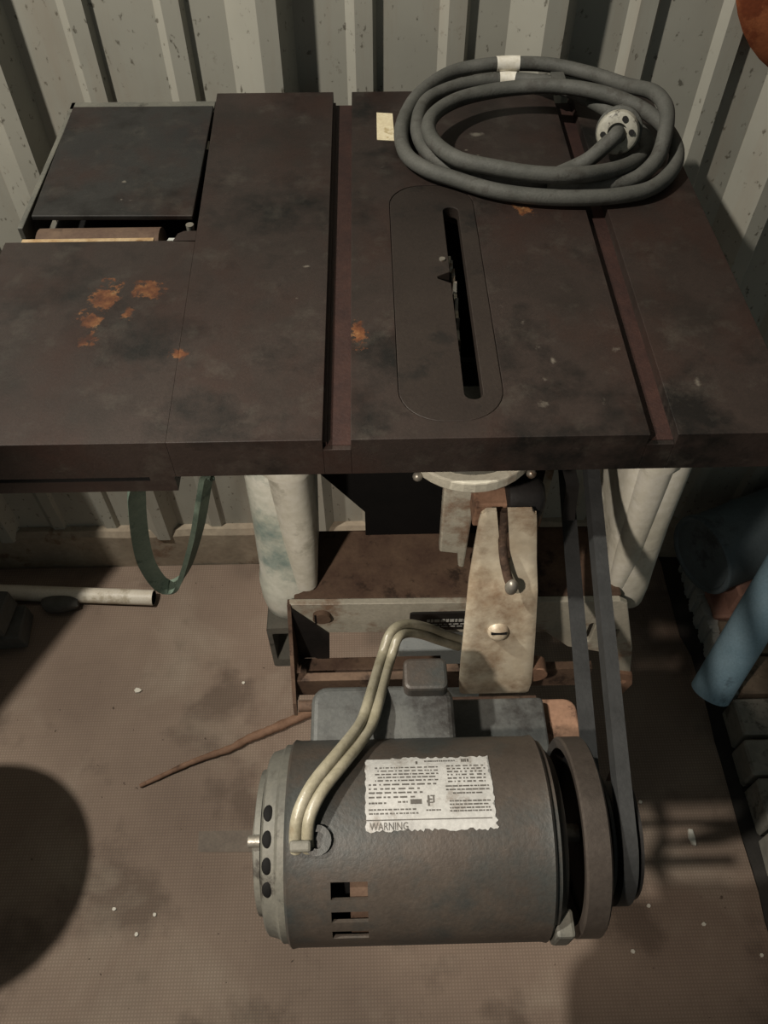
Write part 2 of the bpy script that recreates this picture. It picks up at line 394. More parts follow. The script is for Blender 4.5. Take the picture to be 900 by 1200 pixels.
gib = bmesh.new(); prism(gib, [(-0.193, 0.6575), (-0.181, 0.6575), (-0.1775, 0.676), (-0.188, 0.676)], 0.955, 0.99); obj('gib_block', gib, M_PALE, saw)
gib = bmesh.new(); box(gib, -0.221, -0.207, 0.694, 0.702, 0.955, 0.983); box(gib, -0.212, -0.203, 0.686, 0.701, 0.955, 0.980); obj('guard_scrap', gib, M_PALE, saw)
obj('guard_spring', B(-0.245, -0.238, 0.690, 0.699, 0.955, 0.978), M_STEEL, saw)
gp = bmesh.new(); prism(gp, circ(-0.1665, 0.679, 0.0038, 14), 0.996, 1.002); obj('bed_screw', gp, M_STEEL, saw)

# body: two cast corner legs, side walls, dark inner panel, tray, flange
def leg(name, secs, m):
    bm = bmesh.new(); rings = []
    for z, x0, x1, y0, y1, r in secs:
        rings.append([bm.verts.new((x, y, z)) for x, y in rrect(x0, x1, y0, y1, r, 5)])
    for a, b in zip(rings, rings[1:]):
        n = len(a)
        for i in range(n): bm.faces.new((a[i], a[(i+1) % n], b[(i+1) % n], b[i]))
    bm.faces.new(rings[0]); bm.faces.new(rings[-1])
    return obj(name, bm, m, saw, smooth=50)
Ld = leg('corner_leg', [(0.9610, -0.116, -0.050, 0.462, 0.560, 0.022), (0.90, -0.117, -0.052, 0.461, 0.560, 0.024), (0.80, -0.119, -0.056, 0.460, 0.56, 0.026),
     (0.715, -0.1215, -0.060, 0.457, 0.56, 0.026), (0.708, -0.1235, -0.062, 0.454, 0.56, 0.026), (0.675, -0.1235, -0.064, 0.454, 0.56, 0.026), (0.655, -0.121, -0.07, 0.456, 0.55, 0.024), (0.646, -0.113, -0.08, 0.464, 0.54, 0.016)], M_TEAL)
r = bmesh.new()
rings = [rrect(-0.098, -0.050, 0.447, 0.50, 0.018, 5), rrect(-0.0985, -0.0505, 0.446, 0.50, 0.018, 5), rrect(-0.094, -0.053, 0.450, 0.50, 0.018, 5), rrect(-0.090, -0.055, 0.452, 0.50, 0.016, 5), rrect(-0.084, -0.060, 0.455, 0.50, 0.011, 5)]
zs = [0.9610, 0.905, 0.895, 0.80, 0.712]
vv = [[r.verts.new((x, y, z)) for x, y in ring] for ring, z in zip(rings, zs)]
for a, b in zip(vv, vv[1:]):
    for i in range(len(a)): r.faces.new((a[i], a[(i+1) % len(a)], b[(i+1) % len(a)], b[i]))
r.faces.new(vv[0]); r.faces.new(vv[-1]); obj('leg_boss', r, M_WHITE, Ld, smooth=50)
Rd = leg('corner_leg', [(0.9610, 0.232, 0.291, 0.462, 0.560, 0.020), (0.90, 0.233, 0.292, 0.461, 0.560, 0.022), (0.80, 0.239, 0.295, 0.458, 0.56, 0.024),
     (0.715, 0.246, 0.300, 0.456, 0.56, 0.024), (0.69, 0.251, 0.302, 0.455, 0.56, 0.024), (0.66, 0.26, 0.302, 0.457, 0.55, 0.02), (0.646, 0.272, 0.297, 0.468, 0.54, 0.011)], M_WHITE)
r = bmesh.new()
rings = [rrect(0.2375, 0.272, 0.452, 0.50, 0.014, 5), rrect(0.238, 0.272, 0.452, 0.50, 0.014, 5), rrect(0.2395, 0.271, 0.456, 0.50, 0.013, 5), rrect(0.247, 0.273, 0.454, 0.50, 0.012, 5), rrect(0.252, 0.27, 0.456, 0.50, 0.008, 5)]
vv = [[r.verts.new((x, y, z)) for x, y in ring] for ring, z in zip(rings, [0.9610, 0.90, 0.89, 0.76, 0.70])]
for a, b in zip(vv, vv[1:]):
    for i in range(len(a)): r.faces.new((a[i], a[(i+1) % len(a)], b[(i+1) % len(a)], b[i]))
r.faces.new(vv[0]); r.faces.new(vv[-1]); obj('leg_boss', r, M_WHITE, Rd, smooth=50)
for sx, a in ((-1, -0.118), (1, 0.284)):
    obj('side_wall', B(a, a+0.012, 0.545, 0.885, 0.650, 0.9612), M_TEAL if sx < 0 else M_WHITE, saw)
obj('end_wall', B(-0.108, 0.286, 0.874, 0.886, 0.650, 0.9612), M_DARK, saw)  # blackened so the view through the blade slot looks shaded
obj('slot_shade_sheet', B(0.02, 0.150, 0.545, 0.872, 0.690, 0.700), M_DARK, saw)  # dark sheet added below the blade slot to imitate shade inside
obj('inner_panel', PR([(-0.0085, 0.668), (0.176, 0.668), (0.176, 0.9612), (-0.058, 0.9612), (-0.058, 0.822), (-0.0085, 0.750)], 0.530, 0.536, ax=XZ), M_DARK, saw)  # shade inside the body put into this panel as black
obj('side_cover', PR([(0.178, 0.668), (0.190, 0.668), (0.190, 0.90), (0.168, 0.90), (0.150, 0.84), (0.178, 0.79)], 0.545, 0.552, ax=XZ), M_FLANGE, saw)
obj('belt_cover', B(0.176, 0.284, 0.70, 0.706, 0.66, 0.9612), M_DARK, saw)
obj('base_tray', B(-0.085, 0.262, 0.446, 0.538, 0.655, 0.7075), M_RUST, saw, bevel=0.003, label='rust stained brown top of the base tray')
fo = [(-0.0895, 0.7120), (0.259, 0.7065), (0.268, 0.700), (0.2975, 0.600), (0.3150, 0.515), (0.3060, 0.472), (0.2920, 0.515), (0.2800, 0.540), (0.268, 0.590), (0.2208, 0.6073), (0.190, 0.6425), (-0.089, 0.6520)]
fl = obj('rear_flange', PR(fo, 0.4390, 0.4460, ax=XZ, holes=[rrect(0.2365, 0.2430, 0.618, 0.660, 0.003, 3), rrect(0.2665, 0.2730, 0.600, 0.645, 0.003, 3)]), M_FLANGE, saw, bevel=0.0015)
obj('slot_bolt', PR(circ(-0.0560, 0.6905, 0.0095, 18), 0.4330, 0.4390, ax=XZ), M_RUST, fl, smooth=30)
obj('screw_slot', B(-0.0635, -0.0615, 0.4325, 0.4335, 0.682, 0.699), M_DARK, fl)
np_ = obj('nameplate', PR(rrect(0.0375, 0.1080, 0.6570, 0.6925, 0.004, 4), 0.4366, 0.4390, ax=XZ), M_BLACKPL, fl, label='small black nameplate with worn pale print')
pk = bmesh.new()
x = 0.056
for k in range(9):
    wd = random.uniform(0.0025, 0.006); box(pk, x, x+wd, 0.4362, 0.4367, 0.6745, 0.6800); x += wd + 0.0012
    if x > 0.100: break
for row in (0.6690, 0.6640):
    x = 0.054
    while x < 0.10:
        wd = random.uniform(0.002, 0.007); box(pk, x, x+wd, 0.4362, 0.4367, row, row+0.0014); x += wd + 0.0018
obj('nameplate_print', pk, M_PALE, fl)
obj('plate_rivet', PR(circ(0.0415, 0.6745, 0.0018, 10), 0.4350, 0.4390, ax=XZ), M_STEEL, fl)
# ears at both ends of the flange
e = bmesh.new(); prism(e, [(0.4460, 0.7115), (0.4380, 0.7120), (0.3740, 0.6120), (0.3700, 0.5900), (0.3830, 0.5990), (0.4460, 0.5300)], -0.0910, -0.0870, ax=YZ, holes=[rrect(0.398, 0.424, 0.588, 0.622, 0.006, 4)])
obj('mount_ear', e, M_RUST, saw)
e = bmesh.new(); prism(e, [(0.2930, 0.545), (0.3110, 0.540), (0.3165, 0.515), (0.3065, 0.465), (0.2925, 0.510)], 0.4340, 0.4392, ax=XZ, holes=[circ(0.303, 0.523, 0.005, 10)])
obj('mount_ear', e, M_RUSTPALE, saw, label='pale rusted tip at the right end')
e = bmesh.new(); prism(e, [(-0.0870, 0.7080), (-0.0500, 0.6520), (-0.0525, 0.600), (-0.0660, 0.537), (-0.0870, 0.537)], 0.4350, 0.4388, ax=XZ, holes=[rrect(-0.0830, -0.0665, 0.553, 0.600, 0.004, 4)])  # upper triangle is a shadow on the flange, built as dark plate
obj('gusset_shadow_plate', e, M_BLACKPL, saw, bevel=0.0008, label='dark corner plate with a square hole, its upper triangle a shadow shape')
e = bmesh.new(); prism(e, rrect(-0.122, -0.089, 0.548, 0.640, 0.004, 3), 0.452, 0.492, ax=XZ, holes=[rrect(-0.1165, -0.094, 0.566, 0.628, 0.003, 3)])
obj('stand_bracket', e, M_BELL, saw)
obj('cross_bar', B(-0.088, 0.075, 0.392, 0.402, 0.594, 0.630), M_RUST, saw, bevel=0.001)
obj('cross_angle', B(-0.088, 0.075, 0.402, 0.436, 0.594, 0.598), M_RUST, saw)
obj('hinge_lug', PR(circ(0.165, 0.665, 0.014, 20), 0.376, 0.392, ax=XZ), M_RUSTPALE, saw, smooth=40)
obj('hinge_bar', B(0.076, 0.235, 0.395, 0.404, 0.600, 0.640), M_RUST, saw)

# stand underneath (mostly hidden behind the motor)
st = bmesh.new(); box(st, 0.030, 0.150, 0.500, 0.640, 0.012, 0.655); so = obj('pedestal', st, M_STAND, saw, bevel=0.006)
obj('pedestal_foot', B(0.005, 0.13, 0.44, 0.66, 0.0, 0.014), M_DARK, so)

# trunnion, grey block, brown block, black knob
t1 = bmesh.new()
arc = [(0.081 + 0.058*math.cos(rad(a)), 0.462 + 0.0600*math.sin(rad(a))) for a in range(180, 361, 9)]
prism(t1, arc + [(0.139, 0.50), (0.023, 0.50)], 0.938, 0.950); tr = obj('trunnion', t1, M_FLANGE, saw, bevel=0.0015)
t2 = bmesh.new()
arc = [(0.081 + 0.050*math.cos(rad(a)), 0.462 + 0.0510*math.sin(rad(a))) for a in range(180, 361, 9)]
prism(t2, arc + [(0.131, 0.50), (0.031, 0.50)], 0.950, 0.9608); obj('trunnion_seat', t2, M_BELL, tr)
for (x, y) in ((0.0365, 0.419), (0.1285, 0.420)):
    bm = bmesh.new(); bmesh.ops.create_uvsphere(bm, u_segments=12, v_segments=8, radius=0.0042); bmesh.ops.translate(bm, vec=(x, y, 0.940), verts=bm.verts)
    obj('trunnion_nib', bm, M_STEEL, tr, smooth=60)
obj('tilt_block', PR([(0.0660, 0.770), (0.0850, 0.766), (0.0870, 0.742), (0.0930, 0.740), (0.0960, 0.938), (0.0640, 0.938)], 0.462, 0.474, ax=XZ), M_FLANGE, saw, bevel=0.002, label='grey painted block below the trunnion')
obj('tilt_nut', B(0.0890, 0.1210, 0.432, 0.458, 0.853, 0.884), M_RUSTPALE, saw, bevel=0.002)
kb = bmesh.new(); lathe_x(kb, [(0.117, 0.017), (0.119, 0.0195), (0.144, 0.0195), (0.148, 0.0165), (0.151, 0.012)], 0.445, 0.878, 24); obj('lock_knob', kb, M_BLACKPL, saw, smooth=40)
obj('guard_arm', sweep(bmesh.new(), [(0.150, 0.50, 0.925), (0.172, 0.49, 0.90), (0.188, 0.48, 0.852), (0.193, 0.478, 0.80)], [(-0.006, -0.002), (0.006, -0.002), (0.006, 0.002), (-0.006, 0.002)], up=(0, 1, 0)), M_BLACKPL, saw)

# bent strap hanging in front of the flange
prof = [(0.4180, 0.893, 0.0935, 0.1395), (0.4165, 0.878, 0.0915, 0.1420), (0.409, 0.830, 0.0890, 0.1480), (0.4035, 0.806, 0.0878, 0.1515), (0.398, 0.793, 0.0872, 0.1530), (0.391, 0.770, 0.0868, 0.1545), (0.384, 0.735, 0.0865, 0.1575), (0.376, 0.690, 0.0865, 0.1610), (0.371, 0.655, 0.0872, 0.1635), (0.3695, 0.638, 0.0890, 0.1625)]
def strap():
    bm = bmesh.new(); th_ = 0.0042; NX = 16
    slot = lambda z: (0.1055 + (0.893-z)*0.16, 0.1150 + (0.893-z)*0.14)   # slot edges run down to the right
    F = []; Bk = []
    def col(x0, x1):
        fr_ = []; bk_ = []
        for y, z, a, b in prof:
            fr_.append(None); bk_.append(None)
        return fr_, bk_
    pp = []
    for i in range(len(prof)-1):
        for s in range(3):
            t = s/3; pp.append(tuple(prof[i][k]*(1-t)+prof[i+1][k]*t for k in range(4)))
    pp.append(prof[-1])
    rows_f = []; rows_b = []
    for (y, z, a, b) in pp:
        s0, s1 = slot(z) if z > 0.815 else (0.1175, 0.1250)
        s1 = max(s1, s0+0.004)
        xs = [a, a+0.0035] + [a+0.0035 + (s0-a-0.0035)*k/4 for k in range(1, 5)] + [s1 + (b-0.0035-s1)*k/4 for k in range(0, 5)] + [b]
        e_ = lambda j: 0.0016 if j in (0, len(xs)-1) else 0
        top_drop = lambda j: (0.006 if j in (0, len(xs)-1) else 0.0) if z > 0.89 else 0
        rows_f.append([bm.verts.new((x, y + e_(j), z - top_drop(j))) for j, x in enumerate(xs)])
        rows_b.append([bm.verts.new((x, y + th_, z - top_drop(j))) for j, x in enumerate(xs)])
    n = len(rows_f[0]); R = len(rows_f)
    def hole(i, j): return j == 5 and pp[i][1] > 0.83
    cells = [(i, j) for i in range(R-1) for j in range(n-1) if not hole(i, j)]
    cs = set(cells)
    for i, j in cells:
        bm.faces.new((rows_f[i][j], rows_f[i][j+1], rows_f[i+1][j+1], rows_f[i+1][j]))
        bm.faces.new((rows_b[i][j], rows_b[i+1][j], rows_b[i+1][j+1], rows_b[i][j+1]))
        for (di, dj, A, C) in ((0, -1, (i, j), (i+1, j)), (0, 1, (i, j+1), (i+1, j+1)), (-1, 0, (i, j), (i, j+1)), (1, 0, (i+1, j), (i+1, j+1))):
            if (i+di, j+dj) not in cs:
                bm.faces.new((rows_f[A[0]][A[1]], rows_f[C[0]][C[1]], rows_b[C[0]][C[1]], rows_b[A[0]][A[1]]))
    return bm
sp = obj('motor_strap', strap(), M_STRAP, saw, smooth=35, label='cream painted bent steel strap with an open slot')
sm_ = Matrix.Translation((0.1195, 0.3850, 0.7450)) @ Vector((0, -0.82, 0.57)).to_track_quat('Z', 'X').to_matrix().to_4x4()
sc = bmesh.new(); bmesh.ops.create_uvsphere(sc, u_segments=20, v_segments=12, radius=0.0105); bmesh.ops.scale(sc, vec=(1, 1, 0.6), verts=sc.verts); bmesh.ops.transform(sc, matrix=sm_, verts=sc.verts)
obj('strap_screw', sc, M_STRAP, sp, smooth=60)
sc = bmesh.new(); bmesh.ops.create_cube(sc, size=1.0); bmesh.ops.scale(sc, vec=(0.0022, 0.0150, 0.0030), verts=sc.verts)
if abs((sm_ @ Vector((0, 1, 0, 0))).x) < 0.5: bmesh.ops.rotate(sc, cent=(0, 0, 0), matrix=Matrix.Rotation(rad(90), 3, 'Z'), verts=sc.verts)
bmesh.ops.translate(sc, vec=(0, 0, 0.0050), verts=sc.verts); bmesh.ops.transform(sc, matrix=sm_, verts=sc.verts)
obj('screw_slot', sc, M_DARK, sp)
lv = bmesh.new(); tube(lv, smooth_path([(0.1135, 0.425, 0.885), (0.1140, 0.415, 0.860), (0.1160, 0.406, 0.842), (0.1205, 0.398, 0.824), (0.1240, 0.393, 0.815)], 4), 0.0042, 10, scale=None)
obj('tension_lever', lv, M_RUST, saw, smooth=60)
bm = bmesh.new(); bmesh.ops.create_uvsphere(bm, u_segments=14, v_segments=10, radius=0.0072); bmesh.ops.scale(bm, vec=(0.85, 0.85, 1.35), verts=bm.verts); bmesh.ops.translate(bm, vec=(0.1245, 0.391, 0.815), verts=bm.verts)
obj('lever_tip', bm, M_STEEL, saw, smooth=60)

# ------------------------------------------------------------------ motor
CY, CZ, MR = 0.191, 0.756, 0.0774
X0, X1 = -0.0690, 0.1290
def on_motor(x, ang, rr=MR): return (x, CY + rr*math.cos(rad(ang)), CZ + rr*math.sin(rad(ang)))
def motor_shell():
    """open tube with three vent slots cut through the front underside"""
    bm = bmesh.new(); NA = 144
    xs = [X0, X0+0.002, X0+0.006, -0.0455, -0.0360, -0.0352, -0.0085, -0.0077, 0.03, 0.07, 0.10, X1-0.006, X1-0.002, X1]
    def rr(x): return MR - (0.0012 if x in (X0, X1) else 0) + (0.0008 if x in (X0+0.002, X1-0.002) else 0)
    out = [[bm.verts.new(on_motor(x, 360*k/NA, rr(x))) for k in range(NA)] for x in xs]
    inn = [[bm.verts.new(on_motor(x, 360*k/NA, MR-0.003)) for k in range(NA)] for x in xs]
    def hole(i, k):
        a = 360*(k+0.5)/NA
        if i in (5,): return (127.5 < a < 137.5) or (145.0 < a < 152.5) or (160 < a < 167.5)
        return False
    cells = {(i, k) for i in range(len(xs)-1) for k in range(NA) if not hole(i, k)}
    for i, k in cells:
        k2 = (k+1) % NA
        bm.faces.new((out[i][k], out[i][k2], out[i+1][k2], out[i+1][k])); bm.faces.new((inn[i][k], inn[i+1][k], inn[i+1][k2], inn[i][k2]))
        for (di, dk, A, C) in ((0, -1, (i, k), (i+1, k)), (0, 1, (i, k2), (i+1, k2)), (-1, 0, (i, k), (i, k2)), (1, 0, (i+1, k), (i+1, k2))):
            if (i+di, (k+dk) % NA) not in cells:
                bm.faces.new((out[A[0]][A[1]], out[C[0]][C[1]], inn[C[0]][C[1]], inn[A[0]][A[1]]))
    return bm
mo = obj('motor', motor_shell(), M_MOTOR, saw, smooth=40, label='greasy grey electric motor hung behind the saw')
inn = bmesh.new(); lathe_x(inn, [(-0.0600, 0.055), (0.005, 0.055)], CY, CZ, 32); obj('motor_core', inn, M_DARK, mo, smooth=40)
cw = bmesh.new()
for k in range(4): box(cw, -0.0235, -0.0090, 0.1405+0.0018*k, 0.1415+0.0018*k, 0.8105-0.0026*k, 0.8125-0.0026*k)
cwb = bmesh.new(); lathe_x(cwb, [(-0.0215, 0.067), (-0.0215, 0.0705), (-0.002, 0.0705), (-0.002, 0.067)], CY, CZ, 48); cw.free()
obj('copper_winding', cwb, M_RUST, mo, smooth=40)
# left end bell with vents and cap
eb = bmesh.new(); NB = 60
def bell_r(a):
    return 0.0725
lathe_x(eb, [(X0+0.001, 0.0745), (-0.0740, 0.0745), (-0.0765, 0.0715), (-0.0850, 0.0690), (-0.0870, 0.0660), (-0.0885, 0.0520), (-0.0905, 0.0500)], CY, CZ, NB)
ebo = obj('end_bell', eb, M_BELL, mo, smooth=30)
for a in (90, 105, 120, 134):
    ev = bmesh.new(); bmesh.ops.create_uvsphere(ev, u_segments=16, v_segments=8, radius=1)
    bmesh.ops.scale(ev, vec=(0.0040, 0.0062, 0.0016), verts=ev.verts)
    bmesh.ops.transform(ev, matrix=Matrix.Translation(Vector(on_motor(-0.0815, a, 0.0699))) @ Matrix.Rotation(rad(a-90), 4, 'X'), verts=ev.verts)
    obj('end_vent', ev, M_DARK, mo, smooth=60)
ec = bmesh.new(); lathe_x(ec, [(-0.0890, 0.056), (-0.0935, 0.055), (-0.0945, 0.051), (-0.0950, 0.026), (-0.0990, 0.024), (-0.1000, 0.010)], CY, CZ, 40); obj('end_cap', ec, M_BELL, mo, smooth=30)
for a in (106,):
    bm = bmesh.new(); lathe_x(bm, [(-0.0975, 0.003), (-0.0965, 0.0045), (-0.088, 0.0045)], CY + 0.060*math.cos(rad(a)), CZ + 0.060*math.sin(rad(a)), 10)
    obj('end_bolt', bm, M_STEEL, mo, smooth=40)
# right end bell, lug, shaft, flat wheel, belt pulley
eb = bmesh.new(); lathe_x(eb, [(X1-0.001, 0.0735), (0.1330, 0.0735), (0.1345, 0.0700), (0.1400, 0.0640), (0.1425, 0.045), (0.1440, 0.020)], CY, CZ, NB); obj('end_bell', eb, M_MOTOR, mo, smooth=30)
lg = bmesh.new(); box(lg, 0.1300, 0.1450, 0.1115, 0.1320, 0.742, 0.775); obj('bell_lug', lg, M_BELL, mo, bevel=0.003)
sh = bmesh.new(); lathe_x(sh, [(0.140, 0.0075), (0.206, 0.0075)], CY, CZ, 20); obj('motor_shaft', sh, M_STEEL, mo, smooth=40)
dw = bmesh.new(); lathe_x(dw, [(0.1640, 0.0085), (0.1640, 0.0660), (0.1505, 0.0672), (0.1500, 0.0745), (0.1515, 0.0762), (0.1680, 0.0762), (0.1695, 0.0745), (0.1690, 0.0085)], CY, CZ, 72); obj('drive_wheel', dw, M_DISC, mo, smooth=30, label='worn steel flat wheel on the motor shaft')
wf = bmesh.new(); lathe_x(wf, [(0.1620, 0.0085), (0.1620, 0.0658), (0.1638, 0.0658)], CY, CZ, 48, close=False); obj('wheel_recess_shade', wf, M_DARK, mo)  # dark disc standing in for shade in the hollow wheel face
def pulley(name, x, cy, cz, r, parent):
    bm = bmesh.new(); lathe_x(bm, [(x-0.0115, 0.008), (x-0.0115, r+0.004), (x-0.009, r+0.004), (x-0.005, r-0.006), (x+0.005, r-0.006), (x+0.009, r+0.004), (x+0.0115, r+0.004), (x+0.0115, 0.008)], cy, cz, 40)
    return obj(name, bm, M_BLACKPL, parent, smooth=30)
XBELT = 0.1890; XARB = 0.2040
pulley('motor_pulley', XBELT, CY, CZ, 0.046, mo)
AY, AZ, AR = 0.615, 0.868, 0.048
pulley('arbor_pulley', XARB, AY, AZ, AR, saw)
sh = bmesh.new(); lathe_x(sh, [(0.068, 0.008), (0.219, 0.008)], 0.600, 0.872, 16); obj('arbor_shaft', sh, M_STEEL, saw, smooth=40)
# belt: racetrack round both pulleys
dy, dz = AY-CY, AZ-CZ; base = math.degrees(math.atan2(dz, dy)); path = []
for k in range(25):
    a = rad(base + 90 + 180*k/24); path.append((XBELT, CY + 0.050*math.cos(a), CZ + 0.050*math.sin(a)))
def lerp(A, C, n, sag=0):
    return [tuple(A[i]+(C[i]-A[i])*t + (sag*math.sin(math.pi*t) if i == 2 else 0) for i in range(3)) for t in [k/n for k in range(1, n)]]
arc2 = []
for k in range(25):
    a = rad(base - 90 + 180*k/24); arc2.append((XARB, AY + 0.052*math.cos(a), AZ + 0.052*math.sin(a)))
path = path + lerp(path[-1], arc2[0], 12, -0.004) + arc2 + lerp(arc2[-1], path[0], 12, -0.004)
bt = bmesh.new(); sweep(bt, path, [(-0.0045, -0.0076), (0.0045, -0.0056), (0.0045, 0.0056), (-0.0045, 0.0076)], up=(1, 0, 0), closed=True)
obj('drive_belt', bt, M_BELT, saw, smooth=30)
# capacitor box, small terminal lug, mount plates
cb = bmesh.new(); prism(cb, rrect(-0.056, 0.067, 0.222, 0.312, 0.014, 5), 0.705, 0.786); obj('capacitor_box', cb, M_BOX, mo, bevel=0.006, seg=3)
cb = bmesh.new(); prism(cb, rrect(0.024, 0.062, 0.300, 0.330, 0.006, 4), 0.715, 0.800); obj('terminal_lug', cb, M_MOTOR, mo, bevel=0.003)
mp = bmesh.new(); prism(mp, rrect(0.069, 0.158, 0.245, 0.326, 0.004, 3), 0.712, 0.722); obj('mount_plate', mp, M_BOX, mo, bevel=0.002)
mp = bmesh.new(); prism(mp, rrect(0.146, 0.192, 0.225, 0.330, 0.012, 4), 0.700, 0.709); obj('mount_foot', mp, M_RUSTPALE, mo, bevel=0.002)
hb = bmesh.new(); tube(hb, [(-0.080, 0.352, 0.655), (0.165, 0.352, 0.655)], 0.006, 10); 
obj('pivot_rod', hb, M_RUST, saw, smooth=60)
# foil label with torn edges and illegible print; only the heading can be read
LA0, LA1 = 57.5, 103.3; LX0, LX1 = -0.0098, 0.0882
def lab_pt(u, v, h=0.0006):
    return on_motor(LX0 + (LX1-LX0)*u, LA1 - (LA1-LA0)*v, MR + h)
lb = bmesh.new(); NU, NV = 46, 26
g2 = {}
def torn(u, v):
    return v
grid = []
tb = [random.uniform(0.0, 0.035) + (0.05*random.random() if (random.random() < 0.35 and i > 12) else 0) for i in range(NU+1)]
tt_ = [random.uniform(0.0, 0.05) + (0.10*(1-i/8) if i < 8 else 0) for i in range(NU+1)]
tl = [random.uniform(0, 0.012) for _ in range(NV+1)]; tr_ = [random.uniform(0, 0.03) + 0.03*(j/NV) for j in range(NV+1)]
for j in range(NV+1):
    row = []
    for i in range(NU+1):
        u = i/NU; v = j/NV
        if j == 0: v = tb[i]
        if j == NV: v = 1 - tt_[i]
        if i == 0: u = tl[j]
        if i == NU: u = 1 - tr_[j]
        row.append(lb.verts.new(lab_pt(u, v)))
    grid.append(row)
for j in range(NV):
    for i in range(NU): lb.faces.new((grid[j][i], grid[j][i+1], grid[j+1][i+1], grid[j+1][i]))
ext = bmesh.ops.extrude_face_region(lb, geom=lb.faces[:])
for v_ in [e_ for e_ in ext['geom'] if isinstance(e_, bmesh.types.BMVert)]:
    d = Vector((0, v_.co.y-CY, v_.co.z-CZ)).normalized(); v_.co -= d*0.0005
obj('rating_label', lb, M_LABEL, mo, label='torn white rating label on the motor')
ink = bmesh.new()
def dash(u0, u1, v0, v1):
    n = max(1, int((u1-u0)/0.05)); m_ = 2
    q = []
    vs0 = [[ink.verts.new(lab_pt(u0+(u1-u0)*i/n, v0+(v1-v0)*j/m_, 0.0009)) for i in range(n+1)] for j in range(m_+1)]
    for j in range(m_):
        for i in range(n): ink.faces.new((vs0[j][i], vs0[j][i+1], vs0[j+1][i+1], vs0[j+1][i]))
def line(u0, u1, v, h, gap=0.010, lo=0.006, hi=0.05):
    u = u0
    while u < u1-0.01:
        wd = min(random.uniform(lo, hi), u1-u); dash(u, u+wd, v, v+h); u += wd+gap*random.uniform(.5, 1.3)
line(0.47, 0.72, 0.895, 0.026, 0.006, 0.006, 0.014); line(0.76, 0.82, 0.885, 0.05, 0.006, 0.006, 0.02); dash(0.40, 0.415, 0.86, 0.91)
for k, v in enumerate((0.80, 0.75, 0.70, 0.655, 0.61)): line(0.08+0.02*(k % 2), 0.57, v, 0.018, 0.014, 0.006, 0.05)
for k, v in enumerate((0.555, 0.50, 0.45, 0.395)): line(0.03, (0.55, 0.42, 0.44, 0.40)[k], v, 0.020, 0.02, 0.01, 0.06)
line(0.03, 0.16, 0.325, 0.020); line(0.25, 0.33, 0.335, 0.020); dash(0.345, 0.43, 0.318, 0.375)
for v in (0.25, 0.205): line(0.03, 0.40, v, 0.017, 0.01, 0.008, 0.03)
for v in (0.81, 0.765, 0.72, 0.675, 0.625, 0.58): line(0.64, 0.94, v, 0.020, 0.02, 0.006, 0.04)
for v in (0.52, 0.475, 0.43): line(0.62+0.05*(v < 0.44), 0.95-0.05*(v < 0.44), v, 0.018, 0.008, 0.01, 0.05)
for v in (0.335, 0.295, 0.255, 0.22): line(0.64, 0.95, v, 0.017, 0.008, 0.008, 0.04)
dash(0.0, 0.95, 0.135, 0.147)
# small looped emblem with a line of print under it
for (a, b, c, d) in ((0.475, 0.490, 0.29, 0.42), (0.490, 0.510, 0.36, 0.38), (0.497, 0.530, 0.405, 0.42), (0.515, 0.527, 0.33, 0.41), (0.490, 0.515, 0.325, 0.34), (0.468, 0.478, 0.33, 0.36)): dash(a, b, c, d)
line(0.46, 0.57, 0.235, 0.016, 0.006, 0.008, 0.03)
obj('label_print', ink, M_INK, mo)
def text_mesh(txt):
    cu = bpy.data.curves.new('t', 'FONT'); cu.body = txt; cu.size = 1.0; cu.resolution_u = 3
    to = bpy.data.objects.new('t', cu); COL.objects.link(to)
    me = bpy.data.meshes.new_from_object(to.evaluated_get(bpy.context.evaluated_depsgraph_get()))
    bpy.data.objects.remove(to); bpy.data.curves.remove(cu)
    return me
tm = text_mesh('WARNING'); bm = bmesh.new(); bm.from_mesh(tm); bpy.data.meshes.remove(tm)
mx = max(v.co.x for v in bm.verts); my = max(v.co.y for v in bm.verts)
for v in bm.verts: v.co = lab_pt(0.035 + 0.285*v.co.x/mx, 0.030 + 0.085*v.co.y/my, 0.00095)
obj('warning_print', bm, M_INK, mo)

# twin cables from the saw over the motor into its shell
cp = [(0.092, 0.425, 0.648), (0.070, 0.415, 0.680), (0.048, 0.400, 0.722), (0.030, 0.388, 0.748), (0.018, 0.374, 0.760), (0.010, 0.355, 0.752), (0.004, 0.325, 0.772), (-0.002, 0.290, 0.800), (-0.008, 0.268, 0.808), (-0.016, 0.248, 0.824), (-0.028, 0.226, 0.840), (-0.044, 0.202, 0.848), (-0.053, 0.184, 0.846), (-0.0555, 0.172, 0.837), (-0.0555, 0.164, 0.826)]
for off in (-0.0043, 0.0043):
    c = bmesh.new(); pth = smooth_path(cp, 5); P_, T_ = frames(pth); q = []
    for p, t in zip(P_, T_):
        s = t.cross(Vector((0, -0.45, 0.9))); s.normalize(); q.append(p + s*off)
    tube(c, q, 0.0047, 10); obj('motor_cable', c, M_TWIN, saw, smooth=60)
cl = bmesh.new(); prism(cl, circ(0, 0, 0.0105, 20), -0.003, 0.0045, holes=[circ(0, 0, 0.0058, 16)]); 
Rm = Matrix.Rotation(-rad(106-90), 4, 'X')
bmesh.ops.transform(cl, matrix=Matrix.Translation(Vector(on_motor(-0.0445, 106))) @ Matrix.Rotation(rad(106-90), 4, 'X'), verts=cl.verts)
obj('cable_clamp', cl, M_MOTOR, mo, smooth=40)
cl = bmesh.new(); box(cl, -0.0635, -0.0480, -0.004, 0.004, 0, 0.014); bmesh.ops.translate(cl, vec=(0.0557, 0, 0), verts=cl.verts)
